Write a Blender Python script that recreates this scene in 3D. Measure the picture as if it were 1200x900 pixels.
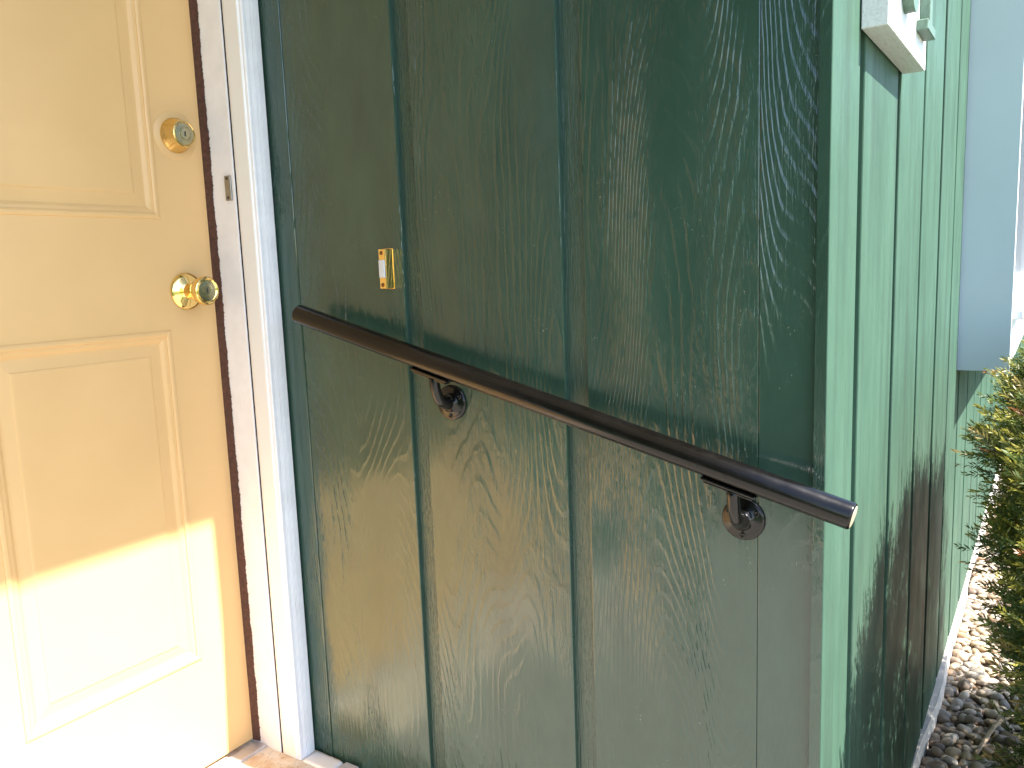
import bpy, bmesh, math, random
import numpy as np
from mathutils import Matrix, Vector

for o in list(bpy.data.objects):
    bpy.data.objects.remove(o, do_unlink=True)
scene = bpy.context.scene
COL = scene.collection
rnd = random.Random(7)

# ------------------------------------------------------------------ camera
CAM = Vector((-1.07, -0.2374, 0.0))
cd = bpy.data.cameras.new('camera')
cd.sensor_fit = 'HORIZONTAL'
cd.sensor_width = 36.0
cd.lens = 964.05 / 1200 * 36.0
cd.clip_start = 0.02
cd.clip_end = 3000
cam = bpy.data.objects.new('camera', cd)
COL.objects.link(cam)
yaw, pit, rol = math.radians(33.705), math.radians(-8.0885), math.radians(-2.132)
fw = Vector((math.cos(yaw) * math.cos(pit), math.sin(yaw) * math.cos(pit), math.sin(pit)))
rt = fw.cross(Vector((0, 0, 1))).normalized()
up = rt.cross(fw)
r2 = math.cos(rol) * rt + math.sin(rol) * up
u2 = -math.sin(rol) * rt + math.cos(rol) * up
M = Matrix((r2, u2, -fw)).transposed().to_4x4()
M.translation = CAM
cam.matrix_world = M
scene.camera = cam

# ------------------------------------------------------------------ sky, sun, exposure
SUN = Vector((0.09, -1.0, 1.33)).normalized()
elev = math.asin(SUN.z)
azim = math.atan2(SUN.x, SUN.y)
w = bpy.data.worlds.new('World')
scene.world = w
w.use_nodes = True
wn = w.node_tree
bg = wn.nodes['Background']
sky = wn.nodes.new('ShaderNodeTexSky')
sky.sky_type = 'NISHITA'
sky.sun_disc = False
sky.sun_elevation = elev
sky.sun_rotation = azim
sky.altitude = 200
sky.dust_density = 1.0
wn.links.new(sky.outputs[0], bg.inputs[0])
bg.inputs[1].default_value = 0.15
sd = bpy.data.lights.new('sun', 'SUN')
sd.energy = 5.0
sd.angle = math.radians(0.53)
sd.color = (1.0, 0.955, 0.88)
sun = bpy.data.objects.new('sun', sd)
COL.objects.link(sun)
sun.rotation_euler = (-SUN).to_track_quat('-Z', 'Y').to_euler()
sun.location = (0, -6, 8)
vs = scene.view_settings
vs.view_transform = 'Standard'
vs.look = 'None'
vs.gamma = 1
vs.use_curve_mapping = False
vs.exposure = 1.86
cy = scene.cycles
cy.max_bounces = 6
cy.diffuse_bounces = 4
cy.glossy_bounces = 3
cy.transmission_bounces = 2
cy.transparent_max_bounces = 4
cy.caustics_reflective = False
cy.caustics_refractive = False


# ------------------------------------------------------------------ node helpers
class NT:
    def __init__(self, name):
        self.m = bpy.data.materials.new(name)
        self.m.use_nodes = True
        self.t = self.m.node_tree
        self.b = self.t.nodes['Principled BSDF']

    def n(self, typ, **kw):
        nd = self.t.nodes.new('ShaderNode' + typ)
        for k, v in kw.items():
            setattr(nd, k, v)
        return nd

    def l(self, a, b):
        self.t.links.new(a, b)

    def val(self, sock, v):
        if hasattr(v, 'is_linked') or isinstance(v, bpy.types.NodeSocket):
            self.l(v, sock)
        else:
            sock.default_value = v

    def math(self, op, a, b=None, c=None):
        nd = self.n('Math', operation=op)
        self.val(nd.inputs[0], a)
        if b is not None:
            self.val(nd.inputs[1], b)
        if c is not None:
            self.val(nd.inputs[2], c)
        return nd.outputs[0]

    def xyz(self, x, y, z):
        nd = self.n('CombineXYZ')
        for s, v in zip(nd.inputs, (x, y, z)):
            self.val(s, v)
        return nd.outputs[0]

    def noise(self, vec, scale=1.0, detail=2.0, rough=0.5, dist=0.0):
        nd = self.n('TexNoise')
        self.l(vec, nd.inputs['Vector'])
        nd.inputs['Scale'].default_value = scale
        nd.inputs['Detail'].default_value = detail
        nd.inputs['Roughness'].default_value = rough
        nd.inputs['Distortion'].default_value = dist
        return nd.outputs['Fac']

    def ramp(self, f, stops):
        nd = self.n('ValToRGB')
        self.l(f, nd.inputs[0])
        e = nd.color_ramp.elements
        while len(e) < len(stops):
            e.new(0.5)
        for i, (p, c) in enumerate(stops):
            e[i].position = p
            e[i].color = c if len(c) == 4 else (*c, 1)
        return nd.outputs[0]

    def mix(self, f, a, b, mode='MIX'):
        nd = self.n('Mix', data_type='RGBA', blend_type=mode)
        self.val(nd.inputs[0], f)
        for i, v in ((6, a), (7, b)):
            if isinstance(v, tuple):
                nd.inputs[i].default_value = v if len(v) == 4 else (*v, 1)
            else:
                self.l(v, nd.inputs[i])
        return nd.outputs[2]

    def maprange(self, f, a, b, c, d):
        nd = self.n('MapRange')
        self.val(nd.inputs[0], f)
        for i, v in enumerate((a, b, c, d)):
            nd.inputs[i + 1].default_value = v
        return nd.outputs[0]

    def bump(self, h, strength, dist, prev=None):
        nd = self.n('Bump')
        self.l(h, nd.inputs['Height'])
        nd.inputs['Strength'].default_value = strength
        nd.inputs['Distance'].default_value = dist
        if prev is not None:
            self.l(prev, nd.inputs['Normal'])
        return nd.outputs[0]

    def set(self, **kw):
        for k, v in kw.items():
            s = self.b.inputs[k]
            if isinstance(v, tuple):
                s.default_value = v if len(v) == 4 else (*v, 1)
            else:
                self.val(s, v)
        return self.m


def simple(name, col, rough=0.5, metal=0.0, bump=None, var=0.0, spec=0.5, vscale=12.0, coat=0.0):
    t = NT(name)
    tc = t.n('TexCoord').outputs['Object']
    if var:
        f = t.noise(tc, vscale, 4, 0.6)
        a = tuple(c * (1 - var) for c in col)
        b = tuple(min(1, c * (1 + var)) for c in col)
        t.l(t.ramp(f, [(0.3, a), (0.7, b)]), t.b.inputs['Base Color'])
        r = t.maprange(f, 0.3, 0.7, max(0.02, rough - 0.06), rough + 0.08)
        t.l(r, t.b.inputs['Roughness'])
    else:
        t.set(**{'Base Color': tuple(col), 'Roughness': rough})
    t.set(**{'Metallic': metal, 'Specular IOR Level': spec, 'Coat Weight': coat})
    if bump:
        sc, st, ds = bump
        t.l(t.bump(t.noise(tc, sc, 4, 0.6), st, ds), t.b.inputs['Normal'])
    return t.m


def paint_siding(name, axis, rlo, rhi, col, grain=1.0, flat=False):
    """Painted hardboard siding with an embossed wood grain running along Z."""
    t = NT(name)
    tc = t.n('TexCoord').outputs['Object']
    sp = t.n('SeparateXYZ')
    t.l(tc, sp.inputs[0])
    u = sp.outputs[axis]
    z = sp.outputs[2]
    rd = t.n('ObjectInfo').outputs['Random']
    off = t.math('MULTIPLY', rd, 61.0)
    # contour lines of a smooth, vertically stretched field = cathedral grain
    wob = t.noise(t.xyz(t.math('MULTIPLY', u, 30.0), t.math('MULTIPLY', z, 9.0), off), 1.0, 2, 0.5)
    p1 = t.xyz(t.math('MULTIPLY', u, 5.0), t.math('MULTIPLY', z, 0.9), off)
    f1 = t.noise(p1, 1.0, 1.0, 0.35)
    g = t.math('MULTIPLY_ADD', f1, 84.0, t.math('MULTIPLY', wob, 1.2))
    g = t.math('MULTIPLY_ADD', u, 70.0, g)
    tri = t.math('PINGPONG', g, 0.5)
    tri = t.math('MULTIPLY', tri, 2.0)
    saw = t.math('FRACT', t.math('MULTIPLY', g, 0.75))
    ring = t.math('MINIMUM', t.math('DIVIDE', saw, 0.24), t.math('DIVIDE', t.math('SUBTRACT', 1.0, saw), 0.76))
    ring = t.math('POWER', ring, 1.15)
    # thin scratches / fibres
    fib = t.noise(t.xyz(t.math('MULTIPLY', u, 420.0), t.math('MULTIPLY', z, 16.0), off), 1.0, 3, 0.6)
    fib2 = t.noise(t.xyz(t.math('MULTIPLY', u, 900.0), t.math('MULTIPLY', z, 120.0), off), 1.0, 2, 0.5)
    # where the emboss is deep or shallow
    mask = t.noise(t.xyz(t.math('MULTIPLY', u, 7.0), t.math('MULTIPLY', z, 2.2), t.math('ADD', off, 9.0)), 1.0, 2, 0.5)
    mask = t.maprange(mask, 0.38, 0.64, 0.08, 1.0)
    brk = t.maprange(t.noise(t.xyz(t.math('MULTIPLY', u, 160.0), t.math('MULTIPLY', z, 55.0), off), 1.0, 2, 0.5), 0.3, 0.62, 0.25, 1.0)
    # broad swell of the sheet
    swell = t.noise(t.xyz(t.math('MULTIPLY', u, 11.0), t.math('MULTIPLY', z, 3.0), off), 1.0, 2, 0.5)
    if flat:
        h = t.math('MULTIPLY', fib, 1.5)
        h = t.math('MULTIPLY_ADD', fib2, 0.35, h)
    else:
        h = t.math('MULTIPLY', t.math('MULTIPLY', ring, mask), brk)
        h = t.math('MULTIPLY_ADD', t.math('MULTIPLY', fib, mask), 0.75, h)
        h = t.math('MULTIPLY_ADD', fib2, 0.06, h)
        h = t.math('MULTIPLY_ADD', swell, 0.9, h)
    # colour: slight mottling, paint a little thinner on the ridges
    mott = t.noise(t.xyz(t.math('MULTIPLY', u, 9.0), t.math('MULTIPLY', z, 4.0), off), 1.0, 4, 0.65)
    dk = tuple(c * 0.82 for c in col)
    lt = tuple(c * 1.14 for c in col)
    c0 = t.ramp(mott, [(0.3, dk), (0.7, lt)])
    speck = t.noise(t.xyz(t.math('MULTIPLY', u, 620.0), t.math('MULTIPLY', z, 240.0), off), 1.0, 1, 0.5)
    sp2 = t.math('GREATER_THAN', t.math('MULTIPLY', speck, t.maprange(t.noise(tc, 14.0, 1, 0.5), 0.4, 0.7, 0.7, 1.0)), 0.735)
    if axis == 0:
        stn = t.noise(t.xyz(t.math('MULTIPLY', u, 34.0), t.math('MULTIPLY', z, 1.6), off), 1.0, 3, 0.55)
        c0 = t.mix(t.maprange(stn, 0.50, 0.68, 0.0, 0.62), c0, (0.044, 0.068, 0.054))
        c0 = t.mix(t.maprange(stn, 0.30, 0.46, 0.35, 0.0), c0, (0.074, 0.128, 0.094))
    c1 = t.mix(t.math('MULTIPLY', sp2, 0.5), c0, (0.33, 0.36, 0.30))
    t.l(c1, t.b.inputs['Base Color'])
    t.l(t.maprange(mott, 0.3, 0.7, rhi, rlo), t.b.inputs['Roughness'])
    t.b.inputs['Specular IOR Level'].default_value = 0.80 if axis == 1 else 0.06
    t.l(t.bump(h, grain, 0.00118 if axis == 1 else 0.0010), t.b.inputs['Normal'])
    return t.m


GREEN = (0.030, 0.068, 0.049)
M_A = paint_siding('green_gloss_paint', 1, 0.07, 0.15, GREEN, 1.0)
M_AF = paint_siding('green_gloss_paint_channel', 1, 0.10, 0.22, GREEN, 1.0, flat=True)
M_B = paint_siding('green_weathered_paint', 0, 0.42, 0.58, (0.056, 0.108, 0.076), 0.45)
M_BF = paint_siding('green_weathered_channel', 0, 0.3, 0.45, (0.038, 0.088, 0.056), 0.5, flat=True)
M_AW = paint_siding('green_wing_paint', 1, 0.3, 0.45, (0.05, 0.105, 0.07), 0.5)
M_DOOR = simple('yellow_door_paint', (0.74, 0.468, 0.210), 0.34, bump=(55, 0.10, 0.002), var=0.035, vscale=5)
M_WHITE = simple('white_gloss_paint', (0.84, 0.835, 0.84), 0.22, bump=(45, 0.10, 0.002))
M_JAMB = simple('worn_white_paint', (0.87, 0.86, 0.90), 0.4, bump=(40, 0.2, 0.003), var=0.05, vscale=22)
M_CASING = simple('fluted_casing_white', (0.82, 0.81, 0.835), 0.42, bump=(90, 0.15, 0.001), var=0.05, vscale=25)
M_BAY = simple('pale_blue_grey_paint', (0.58, 0.63, 0.67), 0.45, bump=(160, 0.08, 0.001), var=0.02, vscale=8)
M_BAYW = simple('white_window_paint', (0.82, 0.82, 0.81), 0.4, bump=(120, 0.1, 0.001), var=0.02)
M_BROWN = simple('brown_weatherstrip', (0.085, 0.035, 0.024), 0.75, bump=(260, 0.8, 0.002), var=0.5, vscale=160)
M_DARK = simple('gap_shade_dark', (0.012, 0.012, 0.018), 0.8)
M_BRASS = simple('polished_brass', (0.91, 0.66, 0.25), 0.07, metal=1.0)
M_BRASS2 = simple('satin_brass', (0.80, 0.58, 0.24), 0.14, metal=1.0, var=0.05, vscale=90)
M_PEWTER = simple('dull_brass_face', (0.50, 0.46, 0.30), 0.22, metal=1.0, bump=(300, 0.2, 0.001))
M_STEEL = simple('tarnished_steel', (0.34, 0.33, 0.31), 0.35, metal=1.0, var=0.2, vscale=90)
M_KEY = simple('key_slot_dark', (0.02, 0.02, 0.018), 0.5)
M_RAIL = simple('bronze_black_powder_coat', (0.0035, 0.0028, 0.0023), 0.20, spec=0.36, bump=(700, 0.05, 0.0005), var=0.12, vscale=40, coat=0.0)
M_CAST = simple('black_cast_iron_gloss', (0.005, 0.0045, 0.004), 0.12, spec=0.4, bump=(160, 0.25, 0.0012), var=0.1, vscale=60)
M_CAP = simple('cream_end_plug', (0.42, 0.36, 0.24), 0.5)
M_BUTTON = simple('white_plastic_button', (0.62, 0.63, 0.66), 0.25)
M_CONC = simple('concrete', (0.34, 0.31, 0.275), 0.85, bump=(120, 0.4, 0.003), var=0.14, vscale=9)
M_SILL = None
M_FOUND = simple('pale_foundation_concrete', (0.60, 0.55, 0.50), 0.8, bump=(90, 0.5, 0.006), var=0.12, vscale=14)
M_NUMB = simple('green_numeral_paint', (0.085, 0.145, 0.105), 0.5, bump=(130, 0.6, 0.002), var=0.25, vscale=60)
M_NBOARD = None
M_SOFFIT = simple('soffit_paint', (0.62, 0.62, 0.58), 0.6, var=0.04)
M_ROOF = simple('roof_shingle', (0.10, 0.09, 0.085), 0.9, var=0.2, vscale=30)
M_GRASS = simple('lawn', (0.060, 0.105, 0.030), 0.9, var=0.35, vscale=3)
M_SOIL = simple('bed_soil', (0.10, 0.078, 0.060), 0.95, bump=(60, 0.6, 0.01), var=0.3, vscale=25)
M_BARK = simple('shrub_bark', (0.155, 0.105, 0.080), 0.85, bump=(190, 0.7, 0.003), var=0.3, vscale=60)
M_TBARK = simple('tree_bark', (0.09, 0.07, 0.055), 0.9, var=0.3, vscale=6)
M_TLEAF = simple('tree_leaf', (0.055, 0.085, 0.028), 0.6, var=0.4, vscale=2)


def sill_mat():
    t = NT('worn_sill')
    tc = t.n('TexCoord').outputs['Object']
    f = t.noise(tc, 26, 5, 0.65)
    f2 = t.noise(tc, 150, 3, 0.6)
    c = t.ramp(f, [(0.34, (0.58, 0.42, 0.28)), (0.5, (0.66, 0.56, 0.44)), (0.66, (0.70, 0.66, 0.60))])
    c = t.mix(t.maprange(f2, 0.56, 0.72, 0.0, 0.6), c, (0.16, 0.10, 0.06))
    t.l(c, t.b.inputs['Base Color'])
    t.b.inputs['Roughness'].default_value = 0.7
    t.l(t.bump(f2, 0.3, 0.002), t.b.inputs['Normal'])
    return t.m


def nboard_mat():
    """white painted rough-sawn plank"""
    t = NT('white_plank')
    tc = t.n('TexCoord').outputs['Object']
    mp = t.n('Mapping')
    mp.inputs['Scale'].default_value = (6, 40, 40)
    t.l(tc, mp.inputs[0])
    f = t.noise(mp.outputs[0], 6, 4, 0.6)
    c = t.ramp(f, [(0.32, (0.62, 0.60, 0.57)), (0.55, (0.72, 0.72, 0.72))])
    t.l(c, t.b.inputs['Base Color'])
    t.b.inputs['Roughness'].default_value = 0.55
    t.l(t.bump(f, 0.35, 0.003), t.b.inputs['Normal'])
    return t.m


def attr_mat(name, rough, trans=0.0, bump=None, spec=0.4):
    t = NT(name)
    a = t.n('Attribute', attribute_name='tint')
    t.l(a.outputs['Color'], t.b.inputs['Base Color'])
    t.set(**{'Roughness': rough, 'Specular IOR Level': spec})
    if trans:
        out = t.t.nodes['Material Output']
        tr = t.n('BsdfTranslucent')
        t.l(a.outputs['Color'], tr.inputs[0])
        mx = t.n('MixShader')
        mx.inputs[0].default_value = trans
        t.l(t.b.outputs[0], mx.inputs[1])
        t.l(tr.outputs[0], mx.inputs[2])
        t.l(mx.outputs[0], out.inputs[0])
    if bump:
        tc = t.n('TexCoord').outputs['Object']
        t.l(t.bump(t.noise(tc, bump[0], 3, 0.6), bump[1], bump[2]), t.b.inputs['Normal'])
    return t.m


M_SILL = sill_mat()
M_NBOARD = nboard_mat()
M_NEEDLE = attr_mat('yew_needles', 0.42, 0.42)
M_PEB = attr_mat('river_pebbles', 0.6, 0, (120, 0.25, 0.002))


# ------------------------------------------------------------------ mesh helpers
def bm_obj(name, bm, mat, parent=None, smooth=False, angle=None):
    me = bpy.data.meshes.new(name)
    bm.normal_update()
    bm.to_mesh(me)
    bm.free()
    return me_obj(name, me, mat, parent, smooth)


def me_obj(name, me, mat, parent=None, smooth=False, loc=None):
    if mat is not None and len(me.materials) == 0:
        me.materials.append(mat)
    if smooth:
        for p in me.polygons:
            p.use_smooth = True
    o = bpy.data.objects.new(name, me)
    COL.objects.link(o)
    if parent is not None:
        o.parent = parent
        o.matrix_parent_inverse = world_of(parent).inverted()
    if loc is not None:
        o.location = loc
    return o


def world_of(o):
    m = o.matrix_basis.copy()
    if o.parent is not None:
        m = world_of(o.parent) @ o.matrix_parent_inverse @ m
    return m


def thing(name, label, cat, loc, group=None):
    o = bpy.data.objects.new(name, None)
    COL.objects.link(o)
    o.location = loc
    o.empty_display_size = 0.1
    o['label'] = label
    o['category'] = cat
    o['kind'] = 'thing'
    if group:
        o['group'] = group
    return o


def tag(o, label=None, cat=None, group=None, kind=None):
    if label:
        o['label'] = label
    if cat:
        o['category'] = cat
    if group:
        o['group'] = group
    if kind:
        o['kind'] = kind
    return o


def add_box(bm, x0, x1, y0, y1, z0, z1, bevel=0.0, seg=2):
    r = bmesh.ops.create_cube(bm, size=1.0)
    vs_ = r['verts']
    for v in vs_:
        v.co = Vector(((x0 + x1) / 2 + v.co.x * (x1 - x0), (y0 + y1) / 2 + v.co.y * (y1 - y0), (z0 + z1) / 2 + v.co.z * (z1 - z0)))
    if bevel:
        es = list({e for v in vs_ for e in v.link_edges})
        bmesh.ops.bevel(bm, geom=es, offset=bevel, segments=seg, affect='EDGES', profile=0.5, clamp_overlap=True)


def box(name, x0, x1, y0, y1, z0, z1, mat, parent=None, bevel=0.0, seg=2, smooth=False):
    bm = bmesh.new()
    add_box(bm, x0, x1, y0, y1, z0, z1, bevel, seg)
    return bm_obj(name, bm, mat, parent, smooth)


def frame_from(axis):
    a = Vector(axis).normalized()
    h = Vector((0, 0, 1)) if abs(a.z) < 0.9 else Vector((1, 0, 0))
    u = a.cross(h).normalized()
    return a, u, a.cross(u)


def add_lathe(bm, origin, axis, prof, n=40, close=True):
    """prof: list of (distance along the axis, radius)"""
    a, u, v = frame_from(axis)
    o = Vector(origin)
    rings = []
    for d, r in prof:
        if r < 1e-6:
            rings.append([bm.verts.new(o + a * d)])
        else:
            rings.append([bm.verts.new(o + a * d + u * (r * math.cos(2 * math.pi * i / n)) + v * (r * math.sin(2 * math.pi * i / n))) for i in range(n)])
    for A, B in zip(rings[:-1], rings[1:]):
        for i in range(n):
            j = (i + 1) % n
            q = [A[i % len(A)], A[j % len(A)], B[j % len(B)], B[i % len(B)]]
            q2 = []
            for x in q:
                if x not in q2:
                    q2.append(x)
            if len(q2) > 2:
                bm.faces.new(q2)
    bmesh.ops.recalc_face_normals(bm, faces=bm.faces[:])


def add_tube(bm, pts, rad, n=16, cap=True):
    pts = [Vector(p) for p in pts]
    if not isinstance(rad, (list, tuple)):
        rad = [rad] * len(pts)
    t0 = (pts[1] - pts[0]).normalized()
    _, u, v = frame_from(t0)
    rings = []
    for i, p in enumerate(pts):
        t = (pts[min(i + 1, len(pts) - 1)] - pts[max(i - 1, 0)]).normalized()
        u = (u - t * u.dot(t)).normalized()
        v = t.cross(u)
        rings.append([bm.verts.new(p + u * (rad[i] * math.cos(2 * math.pi * k / n)) + v * (rad[i] * math.sin(2 * math.pi * k / n))) for k in range(n)])
    for A, B in zip(rings[:-1], rings[1:]):
        for k in range(n):
            bm.faces.new((A[k], A[(k + 1) % n], B[(k + 1) % n], B[k]))
    if cap:
        bm.faces.new(rings[0][::-1])
        bm.faces.new(rings[-1])


def shade_auto(o, deg=35):
    me = o.data
    for p in me.polygons:
        p.use_smooth = True
    bm = bmesh.new()
    bm.from_mesh(me)
    for e in bm.edges:
        if len(e.link_faces) == 2 and e.calc_face_angle(0) > math.radians(deg):
            e.smooth = False
    bm.to_mesh(me)
    bm.free()
    return o


ZB, ZT = -1.2, 1.45          # siding bottom and soffit height

# ================================================================== setting
g = box('ground', -600, 600, -600, 600, -1.5, -1.30, M_GRASS)
tag(g, kind='structure')
bed = box('planting_bed_soil', 0.02, 7.0, -1.4, 0.06, -1.4, -1.272, M_SOIL)
tag(bed, kind='structure')
walk = box('walkway', -2.8, -0.02, -6.0, -0.30, -1.42, -1.27, M_CONC, bevel=0.01)
tag(walk, kind='structure')
st = box('porch_step', -2.8, -0.03, -0.29, 0.22, -1.42, -1.13, M_CONC, bevel=0.012)
tag(st, kind='structure')
sl = box('porch_slab', -2.8, -0.03, 0.221, 1.5, -1.42, -0.995, M_CONC, bevel=0.012)
tag(sl, kind='structure')

# eave over the entry: soffit, fascia and roof slope
rf = thing('roof_eave', 'painted eave with soffit and dark shingles above the entry', 'roof', (0, -0.3, ZT))
box('soffit', -4.2, 9.6, -0.30, 1.6, ZT + 0.001, ZT + 0.03, M_SOFFIT, rf)
box('fascia', -4.2, 9.6, -0.322, -0.301, ZT, ZT + 0.17, M_SOFFIT, rf)
bm = bmesh.new()
vsx = [bm.verts.new(p) for p in ((-4.25, -0.37, ZT + 0.16), (9.65, -0.37, ZT + 0.16), (9.65, 3.6, ZT + 1.7), (-4.25, 3.6, ZT + 1.7),
                                 (-4.25, -0.37, ZT + 0.18), (9.65, -0.37, ZT + 0.18), (9.65, 3.6, ZT + 1.72), (-4.25, 3.6, ZT + 1.72))]
for f in ((0, 3, 2, 1), (4, 5, 6, 7), (0, 1, 5, 4), (1, 2, 6, 5), (2, 3, 7, 6), (3, 0, 4, 7)):
    bm.faces.new([vsx[i] for i in f])
bm_obj('shingle_slope', bm, M_ROOF, rf)


# ------------------------------------------------------------------ siding walls
def board_mesh(name, w, along, bev=0.0022):
    """board lying from 0..w along X or Y; its face on the plane 0 of the other axis"""
    bm = bmesh.new()
    if along == 'Y':
        add_box(bm, 0, 0.0155, 0, w, ZB, ZT, bev, 2)
    else:
        add_box(bm, 0, w, 0, 0.0155, ZB, ZT, bev, 2)
    me = bpy.data.meshes.new(name)
    bm.to_mesh(me)
    bm.free()
    return me


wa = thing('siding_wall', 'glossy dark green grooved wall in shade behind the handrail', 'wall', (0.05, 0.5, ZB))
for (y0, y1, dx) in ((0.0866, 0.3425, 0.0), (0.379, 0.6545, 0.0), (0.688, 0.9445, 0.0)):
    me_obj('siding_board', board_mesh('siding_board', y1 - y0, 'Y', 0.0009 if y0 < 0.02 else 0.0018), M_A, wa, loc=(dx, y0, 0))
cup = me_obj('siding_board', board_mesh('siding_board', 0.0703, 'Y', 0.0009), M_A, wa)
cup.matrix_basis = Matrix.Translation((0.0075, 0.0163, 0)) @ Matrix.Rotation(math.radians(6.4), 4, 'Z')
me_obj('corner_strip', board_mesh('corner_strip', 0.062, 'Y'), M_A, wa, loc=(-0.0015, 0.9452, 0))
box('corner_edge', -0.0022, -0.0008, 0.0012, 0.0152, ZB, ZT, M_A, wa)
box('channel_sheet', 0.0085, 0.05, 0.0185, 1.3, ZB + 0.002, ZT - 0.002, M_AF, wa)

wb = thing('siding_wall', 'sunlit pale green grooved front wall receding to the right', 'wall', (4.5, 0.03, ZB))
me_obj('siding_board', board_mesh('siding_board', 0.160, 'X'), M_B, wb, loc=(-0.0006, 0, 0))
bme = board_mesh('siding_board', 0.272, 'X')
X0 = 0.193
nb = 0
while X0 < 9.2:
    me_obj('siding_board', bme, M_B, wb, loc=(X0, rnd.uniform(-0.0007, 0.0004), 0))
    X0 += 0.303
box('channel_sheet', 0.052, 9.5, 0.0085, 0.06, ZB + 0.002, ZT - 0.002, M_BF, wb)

wc = thing('siding_wall', 'green grooved wall on the far side of the yellow door', 'wall', (-2.0, 1.02, ZB))
bmc = board_mesh('siding_board', 0.272, 'X')
for i in range(5):
    me_obj('siding_board', bmc, M_B, wc, loc=(-1.36 - 0.303 * i, 1.0, 0.22))
box('channel_sheet', -2.60, -1.07, 1.0085, 1.08, ZB + 0.21, ZT - 0.002, M_BF, wc)
box('header_board', -1.068, 0.0, 1.002, 1.08, 1.135, ZT - 0.003, M_B, wc)

wd = thing('siding_wall', 'added unseen green wing wall that darkens the reflection in the handrail wall', 'wall', (-2.66, 0.3, ZB))  # unseen wing, added so the gloss wall mirrors something dark
bmd = board_mesh('siding_board', 0.272, 'Y')
for i in range(5):
    me_obj('siding_board', bmd, M_AW, wd, loc=(-2.6165, -0.42 + 0.303 * i, 0))
box('channel_sheet', -2.75, -2.609, -0.43, 1.02, ZB + 0.002, ZT - 0.002, M_AW, wd)

fence = thing('added_fence', 'added unseen brown board fence that tints the reflection in the front wall', 'fence', (6.6, -2.0, -1.3))  # unseen fence, added to turn the front wall reflections brown
fm = board_mesh('added_fence_board', 0.138, 'Y')
M_FENCE = simple('added_fence_wood', (0.15, 0.10, 0.068), 0.8, bump=(60, 0.5, 0.004), var=0.3, vscale=14)
for i in range(26):
    me_obj('added_fence_board', fm, M_FENCE, fence, loc=(6.6, -0.22 - 0.146 * i, -0.12 - 0.012 * (i % 3)))
for z in (-0.9, 0.1, 0.95):
    box('added_fence_rail', 6.617, 6.66, -4.0, -0.1, z, z + 0.09, M_FENCE, fence)

# foundation ledge along the foot of the front wall, a little wavy
bm = bmesh.new()
secs = []
x = 0.0
while x < 9.3:
    dy = 0.006 * math.sin(x * 3.1) + 0.004 * math.sin(x * 7.7 + 1) + rnd.uniform(-0.002, 0.002)
    dz = 0.006 * math.sin(x * 2.3 + 2) + rnd.uniform(-0.002, 0.002)
    pr = [(0.05, -1.30), (-0.010 + dy, -1.30), (-0.009 + dy, -1.226 + dz), (-0.005 + dy, -1.2085 + 0.4 * dz), (0.05, -1.2085 + 0.4 * dz)]
    secs.append([bm.verts.new((x, a, b)) for a, b in pr])
    x += 0.11
for A, B in zip(secs[:-1], secs[1:]):
    for k in range(5):
        bm.faces.new((A[k], B[k], B[(k + 1) % 5], A[(k + 1) % 5]))
bm.faces.new(secs[0])
bm.faces.new(secs[-1][::-1])
bmesh.ops.recalc_face_normals(bm, faces=bm.faces[:])
fo = bm_obj('foundation', bm, M_FOUND, smooth=False)
tag(fo, 'pale concrete foundation ledge along the foot of the front wall', 'foundation')

# ================================================================== door
XJ, YD = -0.048, 1.125
DW = 0.964
DL, DR = XJ - DW, XJ - 0.004
door = thing('front_door', 'pale yellow panelled front door with brass lock and knob', 'door', ((DL + DR) / 2, YD + 0.02, -0.955))
xs = [DL + 0.003, DL + 0.1055, DL + 0.437, XJ - 0.437, XJ - 0.1055, DR]
zs = [-0.955, -0.735, -0.092, 0.109, 0.935, 1.075]
holes = {(1, 1), (3, 1), (1, 3), (3, 3)}
bm = bmesh.new()
V = {}
for i, xx in enumerate(xs):
    for j, zz in enumerate(zs):
        V[i, j] = bm.verts.new((xx, YD, zz))
for i in range(5):
    for j in range(5):
        if (i, j) not in holes:
            bm.faces.new((V[i, j], V[i + 1, j], V[i + 1, j + 1], V[i, j + 1]))
add_box(bm, DL + 0.003, DR, YD + 0.0125, YD + 0.044, -0.955, 1.075)
for (a, b) in (((0, 0), (0, 5)), ((5, 0), (5, 5)), ((0, 0), (5, 0)), ((0, 5), (5, 5))):
    p, q = V[a].co, V[b].co
    vv = [bm.verts.new(c) for c in (p, q, q + Vector((0, 0.0125, 0)), p + Vector((0, 0.0125, 0)))]
    bm.faces.new(vv)
bmesh.ops.recalc_face_normals(bm, faces=bm.faces[:])
bm_obj('door_leaf', bm, M_DOOR, door)

# moulded, raised panels: profile (inset, depth) from the frame inward
PROF = [(0.0, 0.0), (0.0005, -0.0026), (0.0035, -0.0045), (0.0075, -0.0046), (0.0105, -0.002), (0.0112, 0.0012), (0.0165, 0.0024), (0.0205, 0.0068),
        (0.0225, 0.0092), (0.0265, 0.0094), (0.0435, 0.0062), (0.0455, 0.0040), (0.0485, 0.0034)]
for (i, j) in sorted(holes):
    bm = bmesh.new()
    rings = []
    for ins, d in PROF:
        x0, x1, z0, z1 = xs[i] + ins, xs[i + 1] - ins, zs[j] + ins, zs[j + 1] - ins
        rings.append([bm.verts.new((a, YD + d * 0.62, b)) for a, b in ((x0, z0), (x1, z0), (x1, z1), (x0, z1))])
    for A, B in zip(rings[:-1], rings[1:]):
        for k in range(4):
            bm.faces.new((A[k], A[(k + 1) % 4], B[(k + 1) % 4], B[k]))
    bm.faces.new(rings[-1])
    bmesh.ops.recalc_face_normals(bm, faces=bm.faces[:])
    bm_obj('raised_panel', bm, M_DOOR, door)

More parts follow.
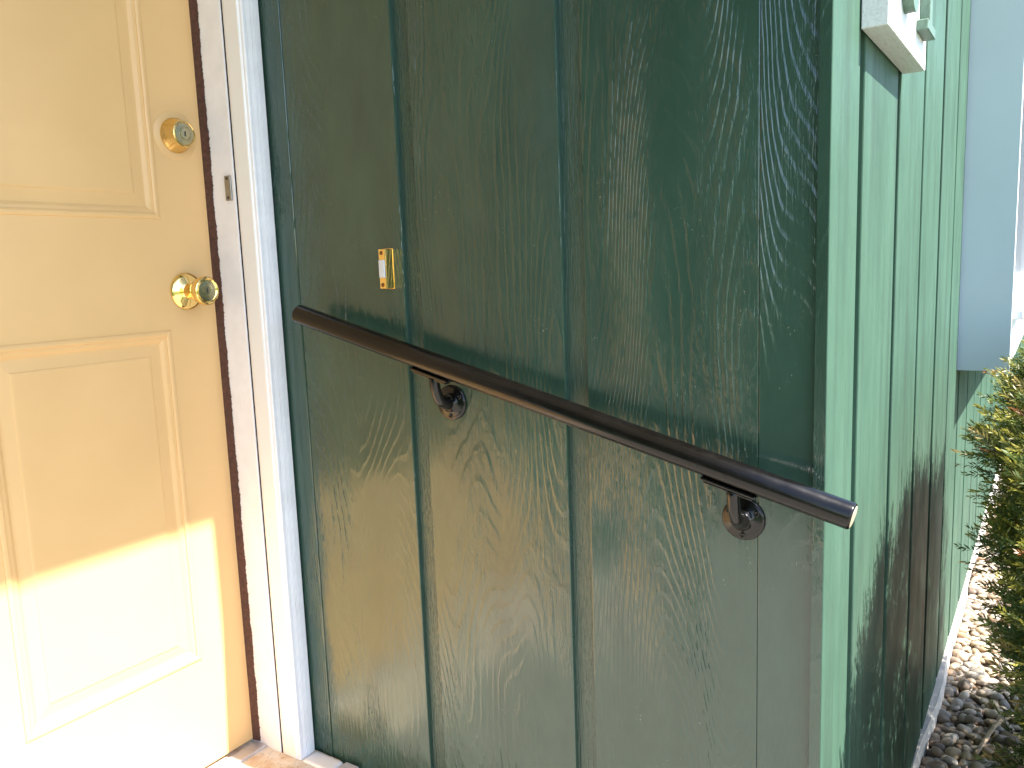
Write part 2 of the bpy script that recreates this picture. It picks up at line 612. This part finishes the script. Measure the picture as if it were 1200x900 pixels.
# deadbolt
DX, DZ = -0.107, 0.2605
bm = bmesh.new()
add_lathe(bm, (DX, YD + 0.0005, DZ), (0, -1, 0), [(0, 0.0435), (0.0012, 0.0435), (0.0018, 0.0425), (0.0018, 0.0)], 48)
pl = shade_auto(bm_obj('backing_disc', bm, M_DOOR, door))
bm = bmesh.new()
add_lathe(bm, (DX, YD + 0.001, DZ), (0, -1, 0), [(0, 0.031), (0.003, 0.0315), (0.006, 0.0308), (0.0075, 0.0295), (0.026, 0.0242), (0.029, 0.0232), (0.0295, 0.0212), (0.0278, 0.0198), (0.0278, 0.0)], 56)
db = shade_auto(bm_obj('deadbolt', bm, M_BRASS2, door), 30)
bm = bmesh.new()
add_lathe(bm, (DX, YD - 0.0262, DZ), (0, -1, 0), [(0, 0.0193), (0.0018, 0.0188), (0.0022, 0.0125), (0.0014, 0.0118), (0.0016, 0.0098), (0.0036, 0.0092), (0.0038, 0.0)], 40)
shade_auto(bm_obj('lock_face', bm, M_PEWTER, db), 30)
bm = bmesh.new()
add_box(bm, DX - 0.0011, DX + 0.0011, YD - 0.0312, YD - 0.0296, DZ - 0.0048, DZ + 0.0042, 0.0005)
bm_obj('key_slot', bm, M_KEY, db)

# knob
KX, KZ = -0.113, -0.0225
bm = bmesh.new()
add_lathe(bm, (KX, YD + 0.0005, KZ), (0, -1, 0), [(0, 0.0345), (0.0025, 0.0345), (0.0055, 0.0325), (0.0085, 0.027), (0.0105, 0.019), (0.0125, 0.0145), (0.020, 0.0125), (0.026, 0.0122),
                                               (0.029, 0.0145), (0.036, 0.0195), (0.046, 0.0240), (0.054, 0.0262), (0.0595, 0.0262), (0.0625, 0.0245), (0.0632, 0.0225), (0.0610, 0.0208), (0.0602, 0.0190), (0.0602, 0)], 64)
kn = shade_auto(bm_obj('door_knob', bm, M_BRASS, door), 40)
bm = bmesh.new()
add_lathe(bm, (KX, YD - 0.0598, KZ), (0, -1, 0), [(0, 0.0188), (0.0016, 0.0182), (0.0020, 0.0118), (0.0010, 0.0110), (0.0012, 0.0078), (0.0024, 0.0072), (0.0026, 0.0)], 40)
shade_auto(bm_obj('lock_face', bm, M_PEWTER, kn), 30)
bm = bmesh.new()
add_box(bm, KX - 0.0010, KX + 0.0010, YD - 0.0632, YD - 0.0620, KZ - 0.004, KZ + 0.004, 0.0004)
bm_obj('key_slot', bm, M_KEY, kn)

# ------------------------------------------------------------------ door frame
fr = thing('door_surround', 'worn white door frame with fluted casing beside the yellow door', 'door frame', (XJ / 2, 1.06, -0.965))


def ragged_strip(name, side):
    """old brown weatherstrip between leaf and jamb, with a ragged paint line"""
    bm = bmesh.new()
    X = XJ if side > 0 else DL
    A, B, Cc = [], [], []
    z = -0.958
    jw = 0.0
    while z < 1.076:
        jw = 0.93 * jw + rnd.uniform(-0.0006, 0.0006)
        j1 = jw + (rnd.uniform(-0.0026, 0.0006) if rnd.random() < 0.25 else rnd.uniform(-0.0005, 0.0005))
        A.append(bm.verts.new((X - side * 0.0055, 1.1262, z)))
        B.append(bm.verts.new((X - side * (0.0042 + 0.15 * j1), 1.1195, z)))
        Cc.append(bm.verts.new((X - side * 0.0006, 1.1065 + j1, z)))
        z += 0.0017
    for k in range(len(A) - 1):
        bm.faces.new((A[k], A[k + 1], B[k + 1], B[k]))
        bm.faces.new((B[k], B[k + 1], Cc[k + 1], Cc[k]))
    bmesh.ops.recalc_face_normals(bm, faces=bm.faces[:])
    return bm_obj(name, bm, M_BROWN, fr)


def casing(name, x0, x1):
    prof = []
    wdt = x1 - x0
    pts = [(0, 0.010), (0.02, 0.002), (0.07, 0.0), (0.20, 0.0), (0.225, 0.0022), (0.25, 0.0), (0.40, -0.0012), (0.425, 0.0016), (0.45, -0.0012), (0.60, -0.0016), (0.63, 0.0014), (0.66, -0.0006),
           (0.86, 0.0), (0.93, 0.0006), (0.985, 0.003), (1, 0.010), (1, 0.05), (0, 0.05)]
    bm = bmesh.new()
    lo = [bm.verts.new((x0 + u * wdt, 0.990 + d, -0.966)) for u, d in pts]
    hi = [bm.verts.new((x0 + u * wdt, 0.990 + d, 1.13)) for u, d in pts]
    n = len(pts)
    for k in range(n):
        bm.faces.new((lo[k], lo[(k + 1) % n], hi[(k + 1) % n], hi[k]))
    bm.faces.new(lo[::-1])
    bm.faces.new(hi)
    bmesh.ops.recalc_face_normals(bm, faces=bm.faces[:])
    return bm_obj(name, bm, M_CASING, fr)


jm = box('jamb', XJ, -0.002, 1.0450, 1.20, -0.966, 1.13, M_JAMB, fr, bevel=0.0018)
box('jamb', DL - 0.05, DL, 1.0425, 1.20, -0.966, 1.13, M_JAMB, fr, bevel=0.0018)
box('head_jamb', DL, XJ, 1.0425, 1.20, 1.078, 1.13, M_JAMB, fr)
box('stop_strip', XJ - 0.0012, -0.004, 0.9965, 1.0375, -0.966, 1.13, M_WHITE, fr, bevel=0.004, seg=3)
box('stop_strip', DL - 0.046, DL + 0.0012, 0.9965, 1.0375, -0.966, 1.13, M_WHITE, fr, bevel=0.004, seg=3)
box('gap_shade_strip', XJ + 0.0016, -0.004, 1.036, 1.044, -0.966, 1.12, M_DARK, fr)  # near-black strip almost flush, painting the shade of the open joint
casing('casing', XJ + 0.0015, -0.0042)
casing('casing', DL - 0.048, DL - 0.0015)
box('head_casing', DL, XJ, 0.992, 1.04, 1.078, 1.13, M_CASING, fr, bevel=0.003)
ragged_strip('weatherstrip', 1)
ragged_strip('weatherstrip', -1)
sp = box('strike_plate', XJ - 0.0035, XJ + 0.001, 1.0525, 1.0690, 0.142, 0.187, M_STEEL, fr, bevel=0.001)
for z in (0.147, 0.182):
    bm = bmesh.new()
    add_lathe(bm, (XJ - 0.0033, 1.061, z), (-1, 0, 0), [(0, 0.0028), (0.0008, 0.0026), (0.0012, 0.0)], 14)
    bm_obj('screw', bm, M_KEY, sp)

# sill below the door, its horn reaching past the casing
sill = thing('door_sill', 'worn wooden door sill with a rounded end under the frame', 'sill', (-0.5, 1.0, -1.0))
bm = bmesh.new()
pts = []
for k in range(7):
    a = math.pi / 2 * k / 6
    pts.append((0.925 - 0.018 * math.sin(a), -0.966 - 0.018 * (1 - math.cos(a))))
pr = [(1.24, -0.964)] + pts + [(0.907, -0.992), (1.24, -0.992)]
L = [bm.verts.new((DL - 0.09, a, b)) for a, b in pr]
R = [bm.verts.new((-0.0045, a, b)) for a, b in pr]
n = len(pr)
for k in range(n):
    bm.faces.new((L[k], L[(k + 1) % n], R[(k + 1) % n], R[k]))
bm.faces.new(L)
bm.faces.new(R[::-1])
bmesh.ops.recalc_face_normals(bm, faces=bm.faces[:])
bm_obj('sill_plank', bm, M_SILL, sill)
box('metal_strip', DL + 0.004, XJ - 0.003, 1.088, 1.118, -0.9655, -0.9595, simple('dull_aluminium', (0.62, 0.60, 0.62), 0.4, metal=0.6, var=0.1, vscale=60), sill, bevel=0.001)
box('sill_horn', -0.0485, -0.0045, 0.9065, 0.9885, -0.985, -0.9625, M_WHITE, sill, bevel=0.009, seg=4)
tb = box('trim_block', -0.034, -0.0045, 0.868, 0.903, -0.994, -0.962, simple('grey_wood_block', (0.47, 0.46, 0.46), 0.7, bump=(150, 0.4, 0.002), var=0.12, vscale=50), bevel=0.003)
tag(tb, 'small grey block beside the sill end at the green wall', 'block')

# ================================================================== handrail
rail = thing('handrail', 'sloping dark bronze pipe handrail on the green wall', 'handrail', (-0.04, 0.4, -0.25))
RX, RR = -0.045, 0.0172
P0, P1 = Vector((RX, 0.9035, -0.0686)), Vector((RX, -0.0425, -0.3145))
dr = (P1 - P0).normalized()
Lr = (P1 - P0).length
bm = bmesh.new()
add_lathe(bm, P0, dr, [(0.003, 0.0), (0.0, RR - 0.006), (0.0006, RR - 0.0025), (0.003, RR - 0.0004), (0.005, RR), (Lr * 0.3, RR), (Lr * 0.6, RR), (Lr - 0.003, RR), (Lr - 0.0008, RR - 0.0008), (Lr, RR - 0.0022), (Lr - 0.0012, RR - 0.003), (Lr - 0.004, RR - 0.003), (Lr - 0.004, 0.0)], 72)
shade_auto(bm_obj('rail_tube', bm, M_RAIL, rail), 50)
bm = bmesh.new()
add_lathe(bm, P0, dr, [(Lr - 0.0045, RR - 0.0031), (Lr + 0.0004, RR - 0.0033), (Lr + 0.001, RR - 0.006), (Lr + 0.0012, 0.0)], 48)
shade_auto(bm_obj('end_cap', bm, M_CAP, rail), 50)


def bracket(yc, zc):
    zr = P0.z + (P0.y - yc) / (P0.y - P1.y) * (P1.z - P0.z)      # rail centre above the flange
    br = bm_obj('bracket', _arm(yc, zc, zr), M_CAST, rail, smooth=True)
    # flange with a raised hub
    bm = bmesh.new()
    add_lathe(bm, (0.0, yc, zc), (-1, 0, 0), [(-0.002, 0.0), (-0.002, 0.0295), (0.0028, 0.0295), (0.0046, 0.0282), (0.0056, 0.0255), (0.0064, 0.0175), (0.0085, 0.0148), (0.0130, 0.0118), (0.015, 0.0)], 48)
    shade_auto(bm_obj('flange', bm, M_CAST, br), 45)
    for k in range(3):
        a = math.radians(-90 + 120 * k)
        bm = bmesh.new()
        add_lathe(bm, (-0.0052, yc + 0.0218 * math.cos(a), zc + 0.0218 * math.sin(a)), (-1, 0, 0), [(-0.001, 0.0042), (0.0016, 0.0040), (0.0026, 0.0026), (0.0012, 0.0015), (0.0008, 0)], 16)
        bm_obj('screw', bm, M_CAST, br, smooth=True)
    # saddle plate that follows the rail
    bm = bmesh.new()
    add_box(bm, -0.0105, 0.0105, -0.038, 0.038, -0.0025, 0.0025, 0.002, 2)
    add_box(bm, -0.007, 0.007, -0.034, 0.034, -0.0062, -0.0026, 0.0014, 2)
    ang = math.atan2(P0.z - P1.z, P0.y - P1.y)
    nrm = Vector((0, -math.sin(ang), math.cos(ang)))
    rc = Vector((RX, yc, zr)) - nrm * (RR + 0.0022)
    bmesh.ops.transform(bm, matrix=Matrix.Translation(rc) @ Matrix.Rotation(ang, 4, 'X'), verts=bm.verts[:])
    bm_obj('saddle_plate', bm, M_CAST, br)


def _arm(yc, zc, zr):
    bm = bmesh.new()
    pts = []
    top = zr - RR - 0.006
    h = top - zc
    for k in range(17):
        s = k / 16
        # quarter sweep out from the wall, then up
        a = s * math.pi / 2
        pts.append((-0.004 + (RX + 0.004) * math.sin(a) ** 0.85, yc, zc + h * (1 - math.cos(a)) ** 1.15))
    rad = [0.0118 - 0.0032 * min(1, k / 9) for k in range(17)]
    add_tube(bm, pts, rad, 18)
    return bm


bracket(0.597, -0.2195)
bracket(0.1055, -0.350)

# ================================================================== doorbell
bell = thing('doorbell', 'small brass doorbell with white button on the green wall', 'doorbell', (0, 0.718, -0.03))
box('bezel', -0.0205, 0.0, 0.7090, 0.7240, -0.0285, 0.0380, M_BRASS, bell, bevel=0.0012)
box('back_flange', -0.0014, 0.0006, 0.7078, 0.7270, -0.0297, 0.0392, M_BRASS2, bell, bevel=0.0005)
bt = box('button', -0.0235, -0.019, 0.7103, 0.7227, -0.0100, 0.0200, M_BUTTON, bell, bevel=0.0016, seg=3)
for z in (-0.0220, 0.0315):
    bm = bmesh.new()
    add_lathe(bm, (-0.0203, 0.7175, z), (-1, 0, 0), [(0, 0.0036), (0.0007, 0.0034), (0.0011, 0.0012), (0.0005, 0.0)], 14)
    bm_obj('screw', bm, simple('dark_brass_screw', (0.22, 0.11, 0.05), 0.4, metal=1.0), bell)

# ================================================================== house number board
nbd = thing('house_number_board', 'thick white board with raised green house numerals on the front wall', 'number board', (0.325, 0, 0.2955))
box('plank', 0.150, 0.4985, -0.0355, -0.0015, 0.2955, 0.495, M_NBOARD, nbd, bevel=0.0015)
# a round digit
bm = bmesh.new()
cx, cz, rw, rh, th = 0.272, 0.3855, 0.038, 0.050, 0.017
N = 40
ring = []
for k in range(N):
    a = 2 * math.pi * k / N
    ca, sa = math.cos(a), math.sin(a)
    ring.append([bm.verts.new((cx + (rw - i * th) * ca, y, cz + (rh - i * th) * sa)) for i, y in ((0, -0.0352), (0, -0.0505), (1, -0.0505), (1, -0.0352))])
for k in range(N):
    A, B = ring[k], ring[(k + 1) % N]
    for q in range(4):
        bm.faces.new((A[q], A[(q + 1) % 4], B[(q + 1) % 4], B[q]))
bmesh.ops.recalc_face_normals(bm, faces=bm.faces[:])
nm = bm_obj('numeral', bm, M_NUMB, nbd)
tag(nm, 'round green numeral')
# an upright digit on a broad foot
bm = bmesh.new()
add_box(bm, 0.385, 0.470, -0.0525, -0.0352, 0.336, 0.3515, 0.0012, 1)
add_box(bm, 0.417, 0.440, -0.0510, -0.0352, 0.3517, 0.436, 0.0012, 1)
nm = bm_obj('numeral', bm, M_NUMB, nbd)
tag(nm, 'upright green numeral with a broad foot')

# ================================================================== projecting window box
bay = thing('bay_window', 'pale blue grey projecting window box on the front wall', 'window', (2.6, -0.06, -0.344))
BX0, BX1, BY, BZ = 1.615, 3.7, -0.131, -0.344
box('side_cheek', BX0, BX0 + 0.022, BY, 0.006, BZ, ZT - 0.004, M_BAY, bay, bevel=0.001)
box('side_cheek', BX1 - 0.022, BX1, BY, 0.006, BZ, ZT - 0.004, M_BAY, bay, bevel=0.001)
box('bottom_board', BX0 + 0.023, BX1 - 0.023, BY + 0.004, 0.006, BZ + 0.003, BZ + 0.025, M_BAYW, bay)
box('apron', BX0 + 0.0225, BX1 - 0.0225, BY + 0.001, BY + 0.022, BZ + 0.028, -0.20, M_BAYW, bay)
box('window_sill', BX0 + 0.0235, BX1 - 0.0235, BY - 0.028, BY + 0.05, -0.198, -0.170, M_BAYW, bay, bevel=0.004)
wf = bm = bmesh.new()
for (a, b) in ((BX0 + 0.024, BX0 + 0.09), (BX1 - 0.09, BX1 - 0.024), (2.62, 2.69)):
    add_box(bm, a, b, BY + 0.002, BY + 0.04, -0.166, 1.30)
add_box(bm, BX0 + 0.092, 2.618, BY + 0.004, BY + 0.038, 1.22, 1.30)
add_box(bm, 2.692, BX1 - 0.092, BY + 0.004, BY + 0.038, 1.22, 1.30)
add_box(bm, BX0 + 0.092, 2.618, BY + 0.004, BY + 0.038, -0.166, -0.10)
add_box(bm, 2.692, BX1 - 0.092, BY + 0.004, BY + 0.038, -0.166, -0.10)
fo2 = bm_obj('window_frame', bm, M_BAYW, bay)
gl = simple('window_glass', (0.02, 0.025, 0.03), 0.05)
box('pane', BX0 + 0.091, 2.619, BY + 0.020, BY + 0.026, -0.101, 1.221, gl, fo2)
box('pane', 2.691, BX1 - 0.091, BY + 0.020, BY + 0.026, -0.101, 1.221, gl, fo2)

# ================================================================== gravel
ico = bmesh.new()
bmesh.ops.create_icosphere(ico, subdivisions=2, radius=1.0)
iv = np.array([v.co[:] for v in ico.verts])
itri = np.array([[v.index for v in f.verts] for f in ico.faces])
ico.free()
nr = np.random.default_rng(5)


def gravel():
    cols = np.array([(0.42, 0.34, 0.26), (0.30, 0.23, 0.17), (0.46, 0.40, 0.33), (0.17, 0.13, 0.10), (0.36, 0.25, 0.16), (0.27, 0.24, 0.21), (0.42, 0.32, 0.21)])
    vs_, fs, cs = [], [], []
    off = 0
    cell = 0.0195
    for layer in range(2):
        for gx in np.arange(0.55, 3.6, cell):
            for gy in np.arange(-0.62, -0.010, cell):
                if gx > 2.6 and nr.random() < 0.25:
                    continue
                r = nr.uniform(0.0078, 0.0150) * (1.15 if layer else 1.0)
                if layer and nr.random() < 0.55:
                    continue
                s = np.array([r * nr.uniform(0.95, 1.55), r * nr.uniform(0.8, 1.15), r * nr.uniform(0.5, 0.85)])
                # lumpy stone
                k1, k2 = nr.normal(size=3), nr.normal(size=3)
                lump = 1 + 0.10 * np.sin(iv @ k1 * 2.2 + nr.uniform(0, 6)) + 0.07 * np.sin(iv @ k2 * 3.1)
                p = iv * lump[:, None] * s
                a = nr.uniform(0, 2 * np.pi)
                tl = nr.normal() * 0.35
                Rz = np.array([[np.cos(a), -np.sin(a), 0], [np.sin(a), np.cos(a), 0], [0, 0, 1]])
                Rx = np.array([[1, 0, 0], [0, np.cos(tl), -np.sin(tl)], [0, np.sin(tl), np.cos(tl)]])
                p = p @ Rx.T @ Rz.T
                x = gx + nr.uniform(-0.5, 0.5) * cell
                y = gy + nr.uniform(-0.5, 0.5) * cell
                y = min(y, -0.014 - s[0] * 0.5)
                z = -1.272 + s[2] * 0.55 + (0.011 if layer else 0) + nr.uniform(-0.002, 0.003) + 0.008 * math.sin(x * 4) * math.sin(y * 9)
                vs_.append(p + (x, y, z))
                fs.append(itri + off)
                off += len(iv)
                c = cols[nr.integers(len(cols))] * nr.uniform(0.75, 1.2)
                cs.append(np.repeat(np.append(c, 1.0)[None], len(iv), 0))
    v = np.concatenate(vs_)
    f = np.concatenate(fs)
    c = np.concatenate(cs)
    return v, f, c


def np_mesh(name, v, f, c=None):
    k = f.shape[1]
    me = bpy.data.meshes.new(name)
    me.vertices.add(len(v))
    me.vertices.foreach_set('co', v.astype(np.float32).ravel())
    me.loops.add(f.size)
    me.loops.foreach_set('vertex_index', f.astype(np.int32).ravel())
    me.polygons.add(len(f))
    me.polygons.foreach_set('loop_start', np.arange(0, f.size, k, dtype=np.int32))
    me.polygons.foreach_set('loop_total', np.full(len(f), k, dtype=np.int32))
    me.update(calc_edges=True)
    if c is not None:
        at = me.color_attributes.new('tint', 'FLOAT_COLOR', 'POINT')
        at.data.foreach_set('color', c.astype(np.float32).ravel())
    me.validate()
    return me


v, f, c = gravel()
gv = me_obj('gravel', np_mesh('gravel', v, f, c), M_PEB, smooth=True)
tag(gv, 'tan and grey river pebbles covering the bed by the wall', 'gravel', kind='stuff')

# ================================================================== yew shrub
SC = np.array([0.84, -0.632, -1.27])       # foot of the shrub


def shrub_r(z):
    """half width (x, y) of the clipped crown at height z"""
    zz = [-1.25, -1.1, -0.96, -0.82, -0.68, -0.53, -0.385, -0.285, -0.205, -0.16, -0.12]
    rx = [0.28, 0.45, 0.60, 0.70, 0.745, 0.735, 0.685, 0.60, 0.47, 0.33, 0.15]
    ry = [0.14, 0.25, 0.33, 0.38, 0.41, 0.435, 0.44, 0.41, 0.345, 0.25, 0.10]
    return float(np.interp(z, zz, rx)), float(np.interp(z, zz, ry))


def plan(a, e=0.48):
    """boxy plan outline (superellipse)"""
    c, s_ = math.cos(a), math.sin(a)
    return math.copysign(abs(c) ** e, c), math.copysign(abs(s_) ** e, s_)


shrub = thing('yew_shrub', 'clipped yew shrub with yellow green tips beside the front wall', 'shrub', tuple(SC))
bm = bmesh.new()


def limb(p, q, r0, r1, sag=0.0, wig=0.02, n=9):
    p, q = Vector(p), Vector(q)
    pts, rad = [], []
    ph = [rnd.uniform(0, 6) for _ in range(3)]
    for k in range(n):
        s = k / (n - 1)
        c = p.lerp(q, s)
        e = math.sin(math.pi * s)
        c += Vector((math.sin(ph[0] + 5 * s), math.sin(ph[1] + 4 * s), math.sin(ph[2] + 6 * s))) * wig * e
        c.z -= sag * e
        pts.append(c)
        rad.append(r0 + (r1 - r0) * s)
    add_tube(bm, pts, rad, 7)
    return pts


for k in range(6):
    a = rnd.uniform(0, 6.28)
    p = (SC[0] + 0.05 * math.cos(a), SC[1] + 0.05 * math.sin(a), -1.30)
    q = (SC[0] + 0.35 * math.cos(a), SC[1] + 0.22 * math.sin(a), rnd.uniform(-0.6, -0.3))
    limb(p, q, 0.022, 0.008)
for k in range(46):
    a = rnd.uniform(0, 6.28)
    z = rnd.uniform(-1.15, -0.3)
    rx, ry = shrub_r(z)
    rr = rnd.uniform(0.6, 0.93)
    limb((SC[0] + 0.1 * math.cos(a), SC[1] + 0.07 * math.sin(a), max(-1.25, z - 0.3)), (SC[0] + rx * rr * math.cos(a), SC[1] + ry * rr * math.sin(a), z), 0.010, 0.003, 0.03)
# bare lower branches that show under the skirt towards the wall
for (q, r0) in (((0.55, -0.20, -0.98), 0.013), ((0.75, -0.17, -1.02), 0.012), ((0.42, -0.24, -0.92), 0.010), ((0.95, -0.16, -1.10), 0.011), ((1.15, -0.17, -1.08), 0.012), ((0.62, -0.26, -1.12), 0.009), ((1.30, -0.20, -1.15), 0.009), ((0.34, -0.22, -0.80), 0.009)):
    pts = limb((SC[0] - 0.02, SC[1] + 0.08, -1.25), q, r0, 0.0035, 0.03, 0.025, 11)
    for m in (5, 7, 9):
        pp = pts[m]
        limb(pp, pp + Vector((rnd.uniform(-0.08, 0.12), rnd.uniform(0.0, 0.08), rnd.uniform(-0.03, 0.10))), 0.004, 0.0015, 0, 0.01, 6)
bmesh.ops.recalc_face_normals(bm, faces=bm.faces[:])
bm_obj('branches', bm, M_BARK, shrub, smooth=True)


def sprig(n, length, droop):
    """a shoot of flat needles; returns quads and a tip weight per vertex"""
    V_, F_, T_ = [], [], []
    for k in range(n):
        s = (k + 0.5) / n
        base = np.array([0, 0, s * length])
        for side in (-1, 1):
            a = nr.normal() * 0.45 + (0 if side > 0 else np.pi)
            el = 0.62 + 0.5 * s + nr.normal() * 0.14
            d = np.array([np.cos(a) * np.cos(el), np.sin(a) * np.cos(el), np.sin(el)])
            ln = nr.uniform(0.012, 0.019) * (1 - 0.35 * s)
            wv = np.cross(d, nr.normal(size=3))
            wv /= np.linalg.norm(wv)
            w_ = 0.00145
            i0 = len(V_)
            V_ += [base, base + d * ln * 0.45 + wv * w_, base + d * ln, base + d * ln * 0.45 - wv * w_]
            F_.append((i0, i0 + 1, i0 + 2, i0 + 3))
            T_ += [s * 0.6, s * 0.8, s, s * 0.8]
    return np.array(V_), np.array(F_), np.array(T_)


SPR = [sprig(int(nr.integers(10, 14)), nr.uniform(0.032, 0.055), 0) for _ in range(14)]


def foliage():
    vs_, fs, cs = [], [], []
    off = 0
    N = 24000
    cnt = 0
    # clumps give the crown its light and dark lumps; each sits on one side of the clipped box
    def side():
        q = nr.random()
        return 0 if q < 0.46 else 1 if q < 0.78 else 2 if q < 0.88 else 3

    tufts = []
    while len(tufts) < 470:
        sd_, t_, z = side(), nr.uniform(-1, 1), nr.uniform(-1.06, -0.17)
        if z < -0.85 and nr.random() < 0.45:
            continue
        rx, ry = shrub_r(z)
        o_ = (1 - abs(t_) ** 4.2) ** (1 / 4.2)
        pc, ps = ((t_, o_), (-o_, t_), (o_, t_), (t_, -o_))[sd_]
        q = nr.uniform(0.84, 1.03)
        n_ = np.array([pc / rx, ps / ry, 0.0])
        n_ /= np.linalg.norm(n_)
        tufts.append((np.array([SC[0] + rx * q * pc, SC[1] + ry * q * ps, z]), n_, nr.uniform(0.7, 1.25), nr.random()))
    while cnt < N:
        inner = nr.random() < 0.30
        ctr, n_, ts, tone = tufts[nr.integers(len(tufts))]
        if inner:
            z = nr.uniform(-1.02, -0.17)
            rx, ry = shrub_r(z)
            p = np.array([SC[0] + rx * 0.86 * nr.uniform(-1, 1), SC[1] + ry * 0.86 * nr.uniform(-1, 1), z])
            d = nr.normal(size=3) + np.array([0, 0, 0.6])
        else:
            g3 = nr.normal(size=3)
            g3 *= nr.uniform(0.35, 1.0) / np.linalg.norm(g3)
            p = ctr + g3 * np.array([0.060, 0.060, 0.045]) * ts
            z = p[2]
            d = g3 * 0.8 + n_ * 0.45 + np.array([0, 0, 0.45]) + nr.normal(size=3) * 0.22
        d /= np.linalg.norm(d)
        e1 = np.cross(d, nr.normal(size=3))
        e1 /= np.linalg.norm(e1)
        e2 = np.cross(d, e1)
        Rm = np.stack([e1, e2, d], 1)
        V_, F_, T_ = SPR[nr.integers(len(SPR))]
        sc = nr.uniform(0.8, 1.25)
        vs_.append(V_ @ Rm.T * sc + p)
        fs.append(F_ + off)
        off += len(V_)
        hi = np.clip((z + 0.85) / 0.35, 0, 1) * (0.0 if inner else 1.0)  # yellow new growth pushed on upper outer tips, standing in for sunlight
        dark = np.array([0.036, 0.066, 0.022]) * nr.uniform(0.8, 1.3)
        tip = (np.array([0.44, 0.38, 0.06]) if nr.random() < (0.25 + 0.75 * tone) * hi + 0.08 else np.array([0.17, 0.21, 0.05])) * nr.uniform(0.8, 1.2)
        q = nr.random()
        if q < 0.022:
            dark = tip = np.array([0.30, 0.13, 0.05]) * nr.uniform(0.6, 1.1)
        elif q < 0.08 and not inner:
            tip = np.array([0.50, 0.34, 0.12])
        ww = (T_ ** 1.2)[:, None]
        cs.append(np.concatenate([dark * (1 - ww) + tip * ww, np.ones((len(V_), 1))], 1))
        cnt += 1
    return np.concatenate(vs_), np.concatenate(fs), np.concatenate(cs)


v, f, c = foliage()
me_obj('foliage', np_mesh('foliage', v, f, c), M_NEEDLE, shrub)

# a broken twig and some dry litter on the pebbles
bm = bmesh.new()
limb((1.12, -0.118, -1.240), (1.36, -0.20, -1.225), 0.006, 0.004, -0.01, 0.008)
tw = bm_obj('twig', bm, simple('dry_twig', (0.42, 0.32, 0.22), 0.8, var=0.2, vscale=60), smooth=True)
tag(tw, 'pale broken twig lying on the shaded pebbles', 'twig')

# ================================================================== what stands across the lawn (seen mirrored in the gloss paint)
def garden_tree(x, y, h, cr, label):
    t = thing('garden_tree', label, 'tree', (x, y, -1.3), 'trees across the lawn')
    bm = bmesh.new()
    add_tube(bm, [(x, y, -1.35), (x + 0.1, y, h * 0.3), (x - 0.1, y + 0.1, h * 0.7)], [0.22, 0.15, 0.05], 10)
    for k in range(7):
        a = k * 0.9
        add_tube(bm, [(x, y, h * (0.25 + 0.05 * k)), (x + cr * 0.6 * math.cos(a), y + cr * 0.6 * math.sin(a), h * (0.5 + 0.05 * k))], [0.07, 0.02], 6)
    bm_obj('trunk', bm, M_TBARK, t)
    n = 5000
    d = nr.normal(size=(n, 3))
    d /= np.linalg.norm(d, axis=1)[:, None]
    rad = nr.uniform(0.35, 1.0, n) ** 0.6 * (1 + 0.25 * np.sin(d[:, 0] * 5 + x) * np.sin(d[:, 2] * 6))
    ctr = d * rad[:, None] * np.array([cr, cr, h * 0.36]) + np.array([x, y, h * 0.62])
    e1 = nr.normal(size=(n, 3))
    e1 /= np.linalg.norm(e1, axis=1)[:, None]
    e2 = np.cross(e1, nr.normal(size=(n, 3)))
    e2 /= np.linalg.norm(e2, axis=1)[:, None]
    s = 0.14
    V_ = np.stack([ctr - e1 * s, ctr + e2 * s * .6, ctr + e1 * s, ctr - e2 * s * .6], 1).reshape(-1, 3)
    F_ = np.arange(n * 4).reshape(-1, 4)
    me_obj('crown', np_mesh('crown', V_, F_), M_TLEAF, t)
